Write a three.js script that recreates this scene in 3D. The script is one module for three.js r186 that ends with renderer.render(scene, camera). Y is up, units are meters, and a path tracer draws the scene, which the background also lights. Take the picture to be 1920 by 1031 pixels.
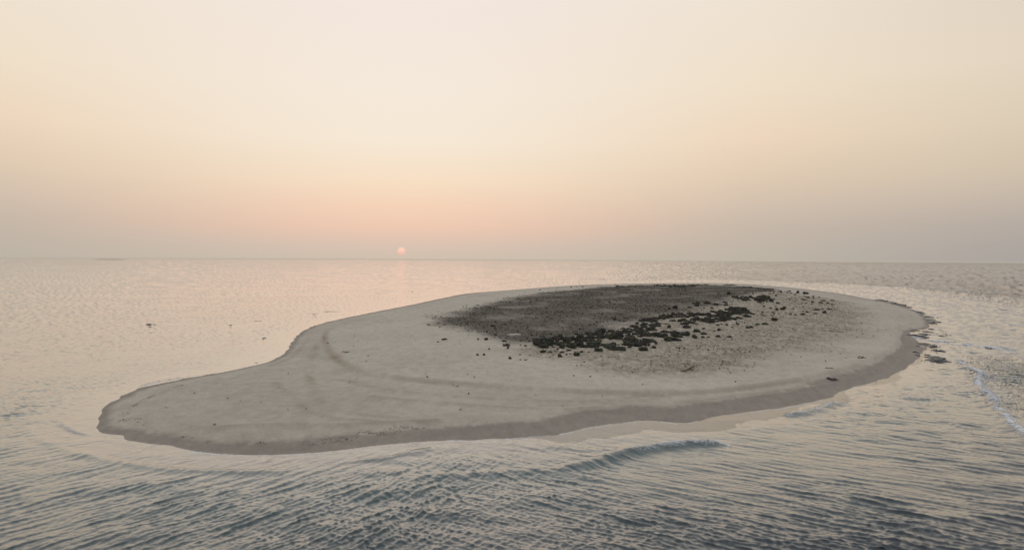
import * as THREE from 'three';
import { mergeGeometries } from 'three/addons/utils/BufferGeometryUtils.js';

// ---------------------------------------------------------------- camera, sky, sun, exposure
const scene = new THREE.Scene();
const R = THREE.MathUtils.degToRad;
const camera = new THREE.PerspectiveCamera(41.22, 1024 / 549, 0.5, 60000);
camera.position.set(0, 25, 0);
camera.rotation.set(R(-1.19), 0, R(0.27));          // a drone 25 m up, looking out to sea
const renderer = new THREE.WebGLRenderer();
renderer.toneMapping = THREE.LinearToneMapping;
renderer.toneMappingExposure = 1;
renderer.shadowMap.enabled = true;

const lin = (c) => (c /= 255, c <= 0.04045 ? c / 12.92 : ((c + 0.055) / 1.055) ** 2.4);
const SUN_AZIMUTH = -8.62, SUN_HEIGHT = 0.62;        // degrees from straight ahead, above the horizon
{ // dusk sky: colours by height, at four bearings from the sun
  const heights = [0, 1, 2.5, 4, 6, 9, 13, 19, 32, 55, 90];
  const zenith = [196, 202, 212];
  const stops = [
    [0, [[207, 191, 174], [217, 194, 177], [238, 201, 178], [244, 210, 184], [247, 223, 196], [246, 232, 213], [245, 233, 219], [243, 231, 222], [232, 226, 222], [212, 214, 220], zenith]],
    [27, [[188, 179, 165], [191, 180, 166], [198, 183, 168], [209, 191, 173], [222, 201, 178], [237, 214, 189], [239, 223, 201], [238, 226, 211], [226, 222, 218], [208, 211, 218], zenith]],
    [43, [[171, 164, 158], [174, 166, 159], [183, 172, 162], [196, 182, 168], [210, 194, 173], [221, 205, 182], [227, 213, 193], [225, 212, 197], [216, 212, 208], [202, 206, 214], zenith]],
    [180, [[138, 138, 146], [142, 140, 148], [148, 144, 150], [152, 147, 152], [158, 152, 156], [164, 158, 162], [168, 164, 170], [172, 170, 178], [176, 178, 188], [184, 190, 202], zenith]],
  ].map(([a, rows]) => [a, rows.map((c) => c.map(lin))]);
  const W = 4096, Hh = 2048, data = new Float32Array(W * Hh * 4);
  const nA = 361, table = new Float32Array(nA * Hh * 3);          // half-degree steps of bearing
  const smooth = (t) => t * t * (3 - 2 * t);
  for (let j = 0; j < Hh; j++) {
    const e = Math.max(0, ((j + 0.5) / Hh) * 180 - 90);
    let k = 0; while (k < heights.length - 2 && e > heights[k + 1]) k++;
    const t = Math.min(1, (e - heights[k]) / (heights[k + 1] - heights[k]));
    const cols = stops.map(([, rows]) => rows[k].map((c, n) => c + (rows[k + 1][n] - c) * t));
    for (let i = 0; i < nA; i++) {
      const a = i * 0.5; let m = 0; while (m < 2 && a > stops[m + 1][0]) m++;
      let f = (a - stops[m][0]) / (stops[m + 1][0] - stops[m][0]);
      f = m === 0 ? f * f * (2 - f) : m === 2 ? 1 - (1 - f) ** 1.6 : f;
      for (let n = 0; n < 3; n++) table[(j * nA + i) * 3 + n] = cols[m][n] + (cols[m + 1][n] - cols[m][n]) * f;
    }
  }
  const sunX = Math.sin(R(SUN_AZIMUTH)) * Math.cos(R(SUN_HEIGHT)), sunY = Math.sin(R(SUN_HEIGHT)), sunZ = -Math.cos(R(SUN_AZIMUTH)) * Math.cos(R(SUN_HEIGHT));
  for (let j = 0; j < Hh; j++) {
    const e = ((j + 0.5) / Hh - 0.5) * Math.PI, ce = Math.cos(e), se = Math.sin(e);
    for (let i = 0; i < W; i++) {
      const az = ((i + 0.5) / W - 0.5) * 2 * Math.PI, x = Math.cos(az) * ce, z = Math.sin(az) * ce;
      let off = Math.abs(THREE.MathUtils.radToDeg(Math.atan2(x, -z)) - SUN_AZIMUTH); if (off > 180) off = 360 - off;
      const p = off * 2, i0 = Math.min(nA - 2, Math.floor(p)), f = p - i0, o = (j * W + i) * 4;
      for (let n = 0; n < 3; n++) { const a = table[(j * nA + i0) * 3 + n], b = table[(j * nA + i0 + 1) * 3 + n]; data[o + n] = a + (b - a) * f; }
      if (e > -0.01 && off < 3) {
        const ang = THREE.MathUtils.radToDeg(Math.acos(Math.min(1, x * sunX + se * sunY + z * sunZ)));
        const disc = Math.max(0, Math.min(1, (0.34 - ang) / 0.1));
        if (disc > 0) {
          const up = Math.max(0, Math.min(1, (THREE.MathUtils.radToDeg(e) - SUN_HEIGHT + 0.3) / 0.5));
          const c = [[244, 182, 166], [255, 210, 188]].map((q) => q.map(lin));
          const low = Math.min(1, 0.45 + up);
          for (let n = 0; n < 3; n++) data[o + n] += (c[0][n] + (c[1][n] * 1.02 - c[0][n]) * up - data[o + n]) * disc * low;
        }
      }
      if (e < 0) for (let n = 0; n < 3; n++) data[o + n] = lin([192, 178, 165][n]);      // under the sea's edge: plain haze
      data[o + 3] = 1;
    }
  }
  const sky = new THREE.DataTexture(data, W, Hh, THREE.RGBAFormat, THREE.FloatType);
  sky.mapping = THREE.EquirectangularReflectionMapping; sky.magFilter = THREE.LinearFilter; sky.minFilter = THREE.LinearFilter; sky.needsUpdate = true;
  scene.background = sky; scene.environment = sky;
  const sun = new THREE.DirectionalLight(new THREE.Color(1, 0.62, 0.45), 0.001);
  sun.position.set(sunX * 2000, sunY * 2000 + 25, sunZ * 2000); sun.target.position.set(0, 0, 0);
  sun.castShadow = true; sun.shadow.radius = 24; sun.shadow.mapSize.set(4096, 4096);
  Object.assign(sun.shadow.camera, { left: -400, right: 400, top: 100, bottom: -100, near: 10, far: 6000 });
  scene.add(sun, sun.target);
}
scene.fog = new THREE.FogExp2(0xd8cabc, 0.000006);

// ---------------------------------------------------------------- traced outlines, in metres [x, z] from the point under the camera
const TIDELINES = [[[[-42.1,-102.9],[-36.5,-104.1],[-30.6,-104.9],[-20.7,-106.8],[-11.1,-108.1]],0.24,1.1],[[[-45.6,-140.5],[-38.6,-127.3],[-33.8,-118.0],[-29.4,-112.0],[-25.7,-109.0],[-20.5,-108.0]],0.22,1.0],[[[-55.8,-210.1],[-46.3,-166.8],[-38.0,-138.3],[-31.1,-121.7],[-24.8,-113.3],[-17.7,-110.3]],0.26,1.0],[[[-24.0,-126.4],[-14.0,-122.8],[-5.2,-119.8],[6.7,-117.0],[16.5,-118.1]],0.28,1.1],[[[-33.4,-143.0],[-23.4,-133.8],[-12.1,-128.7],[0.1,-125.0],[12.8,-123.9],[24.9,-125.6]],0.2,1.2],[[[-53.9,-162.2],[-53.6,-170.8],[-54.9,-184.3],[-58.2,-202.5],[-62.6,-224.7]],0.16,0.9],[[[-62.0,-121.4],[-61.8,-128.1],[-60.0,-134.5],[-55.6,-143.5],[-51.7,-153.8]],0.05,0.7],[[[29.7,-122.4],[39.6,-128.5],[49.4,-134.6],[63.9,-145.2],[80.4,-161.5]],0.2,1.0]];
const COAST = [[-61.1,-107.1],[-64.0,-112.8],[-67.6,-120.8],[-69.1,-125.8],[-70.6,-132.7],[-71.4,-138.7],[-70.6,-143.5],[-69.3,-147.9],[-65.8,-155.6],[-61.8,-164.0],[-59.4,-173.4],[-59.4,-185.8],[-61.4,-198.9],[-64.1,-211.2],[-67.8,-228.2],[-70.6,-242.9],[-73.5,-267.9],[-71.7,-298.9],[-65.6,-338.2],[-53.6,-408.5],[-43.3,-478.6],[-31.5,-540.7],[-10.2,-583.6],[12.9,-631.0],[46.2,-694.7],[83.4,-746.4],[123.0,-779.8],[170.1,-803.5],[220.1,-815.0],[250.2,-779.0],[262.8,-701.9],[260.9,-637.2],[255.3,-573.3],[240.8,-501.3],[233.8,-452.8],[213.7,-393.7],[197.1,-351.7],[178.5,-313.2],[164.2,-286.9],[153.5,-270.9],[145.4,-264.4],[137.8,-252.6],[130.4,-235.3],[123.1,-220.2],[119.6,-210.7],[110.2,-196.1],[100.0,-181.5],[87.6,-164.7],[81.6,-157.8],[73.1,-149.3],[65.9,-142.9],[59.2,-134.4],[54.2,-129.7],[48.6,-125.8],[43.2,-122.5],[37.9,-119.4],[31.6,-116.0],[26.4,-112.1],[24.1,-112.8],[21.7,-113.5],[17.8,-112.8],[13.6,-110.4],[9.5,-106.8],[6.5,-104.5],[2.4,-103.1],[-1.1,-102.1],[-4.8,-101.1],[-8.4,-100.6],[-11.6,-99.8],[-15.1,-98.6],[-19.9,-96.5],[-24.6,-93.8],[-27.7,-93.1],[-31.2,-92.7],[-35.1,-92.9],[-38.3,-93.5],[-40.9,-94.3],[-44.5,-96.4],[-48.4,-98.0],[-52.4,-99.6],[-55.2,-102.3],[-57.8,-103.2]];
const PLATEAU = [[-56.9,-218.4],[-51.5,-199.3],[-41.9,-171.6],[-33.5,-154.3],[-28.1,-146.6],[-24.7,-144.3],[-17.6,-139.8],[-9.3,-137.0],[-1.5,-133.8],[4.5,-132.0],[10.5,-130.8],[22.2,-129.3],[28.6,-129.7],[35.4,-130.4],[43.4,-134.4],[53.8,-141.2],[66.6,-151.5],[85.8,-172.3],[108.2,-203.2],[130.7,-243.5],[151.9,-284.7],[178.8,-349.6],[205.4,-439.4],[224.0,-568.2],[222.9,-663.9],[177.4,-714.7],[93.5,-674.0],[39.8,-604.5],[-3.7,-517.0],[-26.2,-449.3],[-42.6,-365.3],[-52.9,-302.0],[-60.2,-266.0],[-61.8,-243.4]];
const UPPER = [[-46.2,-98.5],[-39.3,-99.6],[-32.9,-102.2],[-27.7,-105.4],[-20.3,-106.9],[-11.1,-108.2],[3.8,-110.3],[11.7,-112.8],[20.0,-116.2],[27.1,-120.2],[37.1,-126.0],[45.2,-132.9],[52.6,-136.4],[61.8,-143.2],[73.5,-154.2],[89.6,-171.5],[103.2,-188.5],[119.3,-216.9],[128.5,-237.2],[158.5,-282.4],[178.0,-321.0],[195.8,-367.1],[210.5,-417.6],[216.6,-463.4],[236.6,-578.6],[225.2,-701.3],[156.1,-737.4],[76.2,-681.6],[17.3,-589.5],[-9.4,-538.3],[-28.0,-481.1],[-38.8,-429.5],[-48.6,-370.1],[-60.0,-309.4],[-66.0,-274.9],[-66.5,-247.5],[-63.8,-225.3],[-59.9,-204.1],[-56.3,-186.6],[-54.3,-173.7],[-54.4,-161.5],[-56.8,-153.1],[-60.3,-145.4],[-63.3,-137.9],[-64.3,-131.6],[-62.6,-123.1],[-57.9,-112.5],[-51.9,-103.6]];
const WRACK = [[[-36.2,-95.3],[-29.6,-96.6],[-26.1,-99.3],[-23.3,-99.9],[-20.3,-103.1],[-16.7,-104.2],[-11.5,-106.0]],[[-28.4,-97.3],[-24.4,-98.5],[-20.6,-101.0],[-15.1,-103.7]],[[-58.3,-108.0],[-61.0,-115.5],[-62.5,-122.4],[-62.8,-130.2],[-61.9,-136.7]],[[-59.0,-110.5],[-54.5,-108.1],[-46.4,-100.6],[-39.7,-96.9]]];
const RIDGE3 = [[-22.3,-127.5],[-14.1,-123.8],[-5.2,-120.3],[6.7,-117.5],[16.6,-118.6]];
const SOIL = [[-29.3,-277.1],[-24.6,-307.3],[-15.9,-365.2],[0.1,-431.8],[18.4,-502.3],[60.5,-591.2],[119.2,-680.2],[172.4,-694.7],[211.3,-658.0],[214.6,-587.8],[161.0,-501.0],[98.8,-365.3],[65.7,-310.0],[47.4,-281.5],[36.3,-247.9],[22.4,-218.1],[13.7,-206.3],[5.9,-199.5],[-0.7,-208.4],[-6.4,-221.4],[-13.1,-239.7],[-18.4,-253.0]];
const VEG = [[-2.6,-187.2],[6.5,-174.1],[11.7,-159.2],[20.9,-149.7],[35.4,-150.8],[48.6,-158.0],[67.1,-176.2],[92.0,-209.6],[126.8,-262.7],[156.9,-315.7],[184.2,-394.0],[201.5,-475.7],[206.9,-566.7],[161.0,-501.0],[98.8,-365.3],[65.7,-310.0],[47.4,-281.5],[36.3,-247.9],[22.4,-218.1],[13.7,-206.3],[5.9,-199.5]];
const WAVES = {"front":[[[3.9,-85.1],[6.5,-86.9],[9.8,-89.2],[13.7,-93.0],[18.5,-96.3],[23.9,-98.5],[27.7,-99.1],[30.2,-98.2]],0.8,1.35],"beach":[[[43.6,-116.9],[48.2,-119.5],[53.2,-124.0],[58.6,-129.3]],0.6,1.1],"right":[[[115.1,-188.0],[106.5,-170.1],[105.2,-163.6],[96.9,-151.1],[91.9,-142.8],[88.5,-134.9],[82.4,-123.5],[79.4,-117.1],[75.9,-109.5],[73.2,-102.2],[70.3,-94.3]],0.9,1.3],"lee":[[[-72.1,-141.3],[-72.0,-146.0],[-70.3,-150.3],[-67.7,-154.5],[-64.2,-159.8]],0.32,0.8],"tip":[[[-68.9,-110.3],[-65.7,-107.2],[-62.4,-104.2],[-59.2,-102.4]],0.22,0.5],"lap":[[[-20.8,-89.2],[-16.0,-91.3],[-12.4,-94.4],[-10.2,-96.6]],0.16,0.7],"swell":[[[-15.6,-82.1],[-9.7,-83.2],[-4.8,-84.2],[0.1,-85.5],[5.2,-86.5]],0.34,1.4],"band":[[[-75.3,-110.6],[-63.8,-99.0],[-52.7,-91.1],[-41.8,-86.6],[-31.7,-85.0],[-22.6,-86.0]],0.2,0.9],"far_a":[[[66.4,-910.0],[129.5,-985.7]],0.9,5.0],"far_b":[[[170.3,-993.1],[196.6,-997.9]],0.8,5.0],"far_c":[[[254.5,-917.9],[331.9,-874.6],[386.7,-883.1]],0.7,5.0],"far_d":[[[354.6,-934.4],[385.5,-852.1],[399.2,-781.4],[374.5,-641.3],[342.2,-526.7],[310.4,-425.0]],0.7,3.5],"far_e":[[[380.3,-620.2],[379.0,-590.0],[393.2,-573.0],[408.7,-548.8]],0.8,4.0],"far_f":[[[200.1,-292.5],[191.2,-273.9],[192.3,-265.7]],0.6,2.5],"reef_a":[[[-95.7,-485.6],[-86.2,-537.2],[-58.7,-619.4],[0.0,-758.8]],0.35,3.0],"reef_b":[[[-105.0,-269.5],[-103.5,-280.9],[-97.9,-294.9]],0.2,1.2],"reef_c":[[[-90.6,-328.6],[-81.7,-349.8]],0.22,1.2]};
const SHRUBS = [[-29.2,-256.6,1.31],[-20.8,-204.9,0.75],[-19.3,-208.3,1.68],[-23.7,-356.3,0.78],[-22.8,-366.9,0.94],[-17.2,-367.3,1.61],[-12.9,-363.3,0.66],[-10.1,-329.2,0.6],[-6.3,-395.9,1.01],[-3.2,-401.2,0.88],[-1.1,-391.4,1.29],[4.6,-409.7,1.05],[10.0,-394.8,1.73],[-16.0,-263.8,0.58],[-6.4,-249.6,1.28],[-5.1,-238.3,0.7],[-12.6,-232.6,0.68],[-7.8,-229.5,0.84],[-6.7,-227.8,0.67],[-4.9,-219.9,0.96],[-6.0,-217.6,0.64],[-5.0,-213.9,0.78],[-9.6,-209.4,0.92],[-7.2,-206.8,1.36],[-2.1,-205.6,1.35],[-1.4,-193.6,1.84],[-0.9,-187.8,0.89],[-5.8,-186.0,0.75],[-8.2,-175.0,0.77],[-6.6,-174.6,0.89],[-0.3,-169.1,1.11],[2.0,-175.9,0.64],[3.2,-167.9,0.68],[2.0,-167.4,0.31],[2.4,-196.8,0.58],[3.6,-194.4,0.85],[5.0,-204.6,0.75],[7.8,-181.1,1.59],[9.7,-182.3,1.0],[10.8,-183.9,0.4],[11.8,-186.1,0.82],[12.5,-180.8,1.12],[11.6,-173.3,1.52],[13.4,-177.3,0.65],[14.4,-178.3,0.52],[15.6,-175.8,1.67],[14.4,-184.0,1.35],[17.5,-182.0,0.93],[19.2,-181.0,0.6],[21.8,-183.2,2.14],[13.1,-189.0,2.07],[15.2,-190.2,1.53],[3.7,-195.0,0.86],[6.8,-202.7,1.78],[6.1,-218.1,1.04],[8.7,-217.5,0.95],[9.8,-216.8,0.48],[8.0,-191.0,2.37],[9.9,-194.7,1.28],[10.8,-203.5,2.08],[12.2,-226.3,0.83],[12.8,-205.6,1.8],[15.4,-207.1,2.42],[16.8,-221.7,0.49],[19.7,-223.4,1.31],[22.5,-241.5,1.24],[29.2,-260.8,0.76],[23.9,-225.2,1.07],[20.0,-251.0,0.55],[18.5,-205.2,1.8],[20.3,-208.0,1.98],[17.6,-196.2,2.15],[19.4,-193.9,1.98],[21.1,-193.9,1.98],[62.1,-219.1,1.92],[65.5,-219.3,1.6],[80.2,-248.1,1.45],[82.3,-250.2,1.46],[88.4,-261.8,1.72],[91.0,-261.9,2.3],[100.1,-278.3,2.64],[105.5,-288.6,0.63],[104.0,-300.7,1.32],[108.8,-305.3,1.34],[112.1,-311.4,1.14],[114.1,-311.5,0.91],[116.1,-324.2,1.89],[123.1,-338.3,2.47],[126.3,-340.3,2.73],[132.3,-353.7,2.07],[135.1,-350.1,1.28],[120.1,-308.9,1.35],[124.6,-312.2,2.05],[131.9,-325.2,1.9],[131.3,-328.5,0.96],[132.8,-318.8,2.1],[139.5,-325.7,2.62],[143.4,-343.2,2.51],[150.1,-353.0,1.8],[152.4,-349.4,2.04],[146.6,-366.8,1.07],[165.7,-402.3,2.35],[160.3,-389.8,1.14],[170.6,-402.7,2.65],[173.8,-400.5,2.05],[171.5,-390.7,1.43],[189.4,-430.8,2.52],[181.4,-424.6,2.79],[186.8,-461.0,2.69],[197.8,-478.9,1.75],[189.2,-458.0,1.67],[196.0,-465.1,1.7],[186.0,-470.9,1.03],[192.7,-481.9,1.41],[176.9,-444.4,1.62],[172.5,-429.4,2.19],[160.1,-396.9,1.16],[164.5,-431.6,1.58],[175.1,-456.7,1.0],[166.3,-431.7,0.95],[156.7,-404.1,0.89],[163.9,-420.4,0.77],[158.1,-396.8,0.87],[191.4,-492.7,1.44],[172.6,-476.5,2.09],[187.1,-511.5,1.87],[208.3,-517.7,3.78],[209.2,-534.6,3.51],[202.6,-529.6,1.93],[200.0,-529.4,1.55],[198.7,-537.9,3.14],[197.3,-556.0,1.62],[188.2,-523.9,1.53],[180.5,-510.8,1.49],[169.9,-513.8,1.5],[164.1,-513.2,2.06],[153.0,-504.1,1.84],[148.5,-499.8,2.92],[141.4,-499.1,1.46],[126.5,-365.3,1.6],[125.3,-353.2,1.55],[132.4,-365.7,1.07],[142.4,-390.8,2.28],[111.5,-323.9,1.66],[107.1,-312.6,0.91],[115.4,-329.1,0.72],[119.8,-313.4,1.37],[119.5,-318.0,0.93],[81.4,-262.5,1.34],[77.0,-261.1,1.34],[82.5,-268.0,0.98],[85.0,-265.9,0.78],[75.5,-249.8,0.73],[69.1,-242.9,1.24],[72.5,-256.7,1.5],[75.7,-263.2,0.77],[43.1,-190.1,0.49],[43.5,-189.0,0.55],[44.7,-188.5,0.48],[33.4,-185.3,2.44],[37.5,-191.6,1.26],[36.3,-196.9,2.45],[39.6,-199.6,1.31],[54.5,-216.6,2.37],[56.9,-216.7,1.27],[58.4,-216.7,1.43],[59.8,-226.8,2.15],[59.3,-234.3,2.4],[64.2,-243.5,1.07],[66.1,-237.3,1.04],[68.2,-240.1,1.4],[53.3,-346.2,1.01],[58.7,-311.1,0.91],[64.5,-320.8,1.17],[66.7,-321.0,0.7],[67.3,-314.7,1.15],[69.2,-313.2,1.6],[73.3,-321.4,0.7],[73.8,-342.1,1.75],[78.5,-349.9,2.81],[82.7,-350.2,1.02],[86.5,-354.4,2.85],[92.1,-394.0,0.86],[96.8,-389.6,2.28],[99.1,-389.8,2.56],[104.0,-387.8,3.4],[104.2,-395.0,1.44],[93.3,-367.0,3.22],[97.2,-373.7,1.09],[95.7,-349.2,1.79],[91.8,-347.1,1.01],[45.1,-261.6,1.53],[42.2,-247.2,2.53],[40.7,-275.0,1.41],[42.2,-272.7,1.59],[36.1,-239.4,1.22],[53.2,-245.8,2.16],[59.1,-246.1,2.7],[52.9,-395.8,1.44],[57.8,-403.7,1.18],[78.5,-481.7,1.05],[95.7,-502.3,1.47],[105.2,-491.7,1.26],[108.6,-495.8,1.45],[112.3,-496.2,0.91],[114.9,-496.4,1.45],[128.2,-501.6,1.46],[108.4,-444.4,0.97],[112.5,-454.2,0.99],[96.3,-428.6,1.25],[95.5,-434.3,1.27],[99.1,-480.1,1.4],[9.6,-530.9,0.78],[21.6,-560.5,1.64],[37.2,-605.2,1.33],[50.2,-618.6,2.03],[57.0,-644.5,1.18],[61.4,-632.3,1.85],[33.6,-499.9,1.09],[7.7,-447.8,0.82],[14.2,-413.2,1.36],[14.4,-371.8,1.09],[29.1,-350.3,1.02],[31.5,-339.2,0.99],[37.5,-348.9,1.02],[42.9,-361.2,1.06],[43.3,-355.2,1.3],[52.9,-393.3,1.44],[58.1,-403.7,1.18],[38.5,-309.8,1.13],[101.3,-715.4,1.57],[45.5,-474.9,1.04],[39.5,-279.8,2.04],[208.9,-699.8,11.23]];
const THICKETS = [[[20.0,-218.0],[29.2,-234.6],[39.0,-242.3],[29.9,-185.2],[25.5,-182.8],[21.1,-191.6],[17.8,-193.8]],[[34.4,-234.9],[49.6,-276.7],[55.6,-292.3],[72.6,-310.4],[86.7,-320.7],[72.5,-266.4],[62.6,-259.3],[51.8,-254.6],[46.9,-239.0],[51.0,-230.5],[54.8,-222.6],[47.2,-207.7],[40.0,-206.1],[31.2,-192.0],[28.3,-188.4]],[[86.7,-320.7],[112.0,-358.2],[103.7,-315.4],[95.9,-294.7],[83.5,-278.6],[73.1,-268.6]],[[138.7,-456.6],[162.7,-479.0],[160.2,-446.0],[147.1,-411.0],[134.1,-394.9],[127.1,-409.3]],[[111.3,-402.9],[118.5,-403.5],[110.1,-374.7],[102.7,-369.8]],[[6.6,-203.4],[12.6,-214.7],[20.2,-212.2],[18.3,-191.5],[13.1,-186.7],[7.0,-188.7]]];
const STRIPS = [[[135.4,-707.7],[180.6,-717.3],[193.5,-697.6],[160.9,-638.7],[122.4,-598.6],[126.6,-647.1]],[[91.9,-655.7],[111.5,-658.3],[102.9,-607.5],[84.0,-605.2]],[[206.0,-664.0],[219.4,-578.1],[209.1,-530.3],[197.0,-529.0],[195.1,-607.3]]];
const ROCKS = [[203.4,-368.3,2.15],[200.2,-358.7,2.36],[196.2,-347.8,2.54],[188.4,-331.0,2.9],[181.6,-315.8,2.77],[176.9,-304.5,2.67],[179.6,-314.2,1.84],[170.8,-296.5,1.95],[236.1,-465.1,5.43],[229.5,-441.4,5.16],[223.3,-420.0,4.91],[217.1,-400.6,4.09],[143.6,-261.8,0.96],[147.0,-265.9,1.36],[135.1,-245.7,3.41],[135.9,-242.3,2.48],[136.6,-240.7,2.11],[148.3,-260.1,2.66],[148.2,-257.2,1.5],[142.1,-251.3,2.39],[155.8,-270.5,1.38],[156.6,-265.4,1.75],[150.0,-251.7,1.47],[144.9,-246.1,1.44],[125.2,-220.4,3.54],[126.3,-217.6,1.27],[123.8,-214.2,1.57],[119.7,-203.9,1.79],[111.8,-195.6,0.72],[110.9,-189.7,3.33],[109.0,-191.2,0.84],[107.3,-183.5,3.49],[119.2,-214.0,0.94],[107.9,-193.8,0.57],[110.7,-199.5,0.88],[75.4,-150.5,0.33]];
const REEF = [[-134.7,-274.1,1.0],[-136.3,-274.0,2.4],[-122.0,-278.0,1.02],[-123.5,-278.6,0.81],[-105.0,-272.8,1.79],[-103.9,-281.3,1.64],[-100.6,-292.1,5.55],[-89.2,-330.1,2.41],[-85.0,-345.6,7.57],[-95.7,-238.7,0.87],[-76.9,-562.9,1.07],[-61.2,-174.7,0.64],[-78.2,-229.3,1.17]];
const MISC = {"log":[[35.8,-153.8],[40.4,-159.8]],"heap":[65.9,-149.5],"stick":[[69.1,-159.3],[69.1,-156.9]],"heap2":[84.5,-175.9],"branch":[[105.5,-244.6],[106.9,-235.7]],"mound":[[-1.6,-224.0],[2.8,-219.5]],"bits":[[-42.1,-182.4],[-41.3,-181.4],[-41.1,-182.5],[-51.1,-202.5]],"isle":[18786.4,34434.5]};
const SURF = [[108.2,-169.5],[120.3,-178.6],[128.3,-180.8],[94.3,-132.7],[87.0,-130.5],[90.8,-139.6]];


// ---------------------------------------------------------------- helpers
function rng(seed) { let s = seed >>> 0; return () => { s = (s + 0x6d2b79f5) | 0; let t = Math.imul(s ^ (s >>> 15), 1 | s); t = (t + Math.imul(t ^ (t >>> 7), 61 | t)) ^ t; return ((t ^ (t >>> 14)) >>> 0) / 4294967296; }; }
const sstep = (a, b, x) => { const t = Math.max(0, Math.min(1, (x - a) / (b - a))); return t * t * (3 - 2 * t); };
const clamp01 = (x) => Math.max(0, Math.min(1, x));
function hash(i, j) { let h = Math.imul(i, 374761393) + Math.imul(j, 668265263); h = Math.imul(h ^ (h >>> 13), 1274126177); return ((h ^ (h >>> 16)) >>> 0) / 4294967296; }
function noise(x, y) { // smooth value noise, -1 .. 1
  const i = Math.floor(x), j = Math.floor(y); let u = x - i, v = y - j; u = u * u * (3 - 2 * u); v = v * v * (3 - 2 * v);
  const a = hash(i, j), b = hash(i + 1, j), c = hash(i, j + 1), d = hash(i + 1, j + 1);
  return 2 * (a + (b - a) * u + (c - a) * v + (a - b - c + d) * u * v) - 1;
}
const fbm = (x, y) => 0.55 * noise(x, y) + 0.3 * noise(x * 2.13 + 7.1, y * 2.13 - 3.3) + 0.15 * noise(x * 4.4 - 9.2, y * 4.4 + 5.7);
const tag = (o, label, category, group, kind) => { Object.assign(o.userData, label ? { label } : {}, category ? { category } : {}, group ? { group } : {}, kind ? { kind } : {}); return o; };
const taken = {};
function numbered(name) { const n = (taken[name] = (taken[name] ?? -1) + 1); return n ? `${name}_${String(n).padStart(3, '0')}` : name; }
function mesh(name, geometry, material, parent = scene) {
  const m = new THREE.Mesh(geometry, material); m.name = parent === scene ? numbered(name) : name;
  m.castShadow = m.receiveShadow = true; parent.add(m); return m;
}
const mat = (r, g, b, roughness = 0.9, more = {}) => new THREE.MeshStandardMaterial({ color: new THREE.Color().setRGB(r, g, b), roughness, ...more });

function closedCurve(points, n) {
  const c = new THREE.CatmullRomCurve3(points.map(([x, z]) => new THREE.Vector3(x, 0, z)), true, 'centripetal');
  return c.getPoints(n).slice(0, n).map((p) => [p.x, p.z]);
}
function polygonDistance(poly) { // signed distance, positive inside
  const n = poly.length, X = poly.map((p) => p[0]), Z = poly.map((p) => p[1]);
  return (x, z) => {
    let best = 1e18, inside = false;
    for (let i = 0, j = n - 1; i < n; j = i++) {
      const ax = X[j], az = Z[j], dx = X[i] - ax, dz = Z[i] - az, px = x - ax, pz = z - az;
      const t = Math.max(0, Math.min(1, (px * dx + pz * dz) / (dx * dx + dz * dz + 1e-9)));
      const ex = px - dx * t, ez = pz - dz * t, q = ex * ex + ez * ez; if (q < best) best = q;
      if ((Z[i] > z) !== (az > z) && x < ((ax - X[i]) * (z - Z[i])) / (az - Z[i]) + X[i]) inside = !inside;
    }
    return inside ? Math.sqrt(best) : -Math.sqrt(best);
  };
}
// distances on a grid: exact near the outline, looked up elsewhere
const GX0 = -200, GX1 = 420, GZ0 = -960, GZ1 = -20, GS = 2;
function gridded(poly, exactWithin) {
  const f = polygonDistance(poly), nx = (GX1 - GX0) / GS + 1, nz = (GZ1 - GZ0) / GS + 1, g = new Float32Array(nx * nz);
  for (let j = 0; j < nz; j++) for (let i = 0; i < nx; i++) g[j * nx + i] = f(GX0 + i * GS, GZ0 + j * GS);
  return (x, z) => {
    const cx = Math.max(GX0, Math.min(GX1 - 0.01, x)), cz = Math.max(GZ0, Math.min(GZ1 - 0.01, z)), out = Math.hypot(x - cx, z - cz);
    const p = (cx - GX0) / GS, q = (cz - GZ0) / GS, i = Math.floor(p), j = Math.floor(q), u = p - i, v = q - j, o = j * nx + i;
    const d = (g[o] * (1 - u) + g[o + 1] * u) * (1 - v) + (g[o + nx] * (1 - u) + g[o + nx + 1] * u) * v - out;
    return Math.abs(d) < exactWithin ? f(x, z) : d;
  };
}
const coastSD = gridded(closedCurve(COAST, 330), 16), upperSD = gridded(closedCurve(UPPER, 260), 14), plateauSD = gridded(closedCurve(PLATEAU, 220), 14);
const soilSD = gridded(closedCurve(SOIL, 120), 0), vegSD = gridded(closedCurve(VEG, 120), 0);

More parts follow.
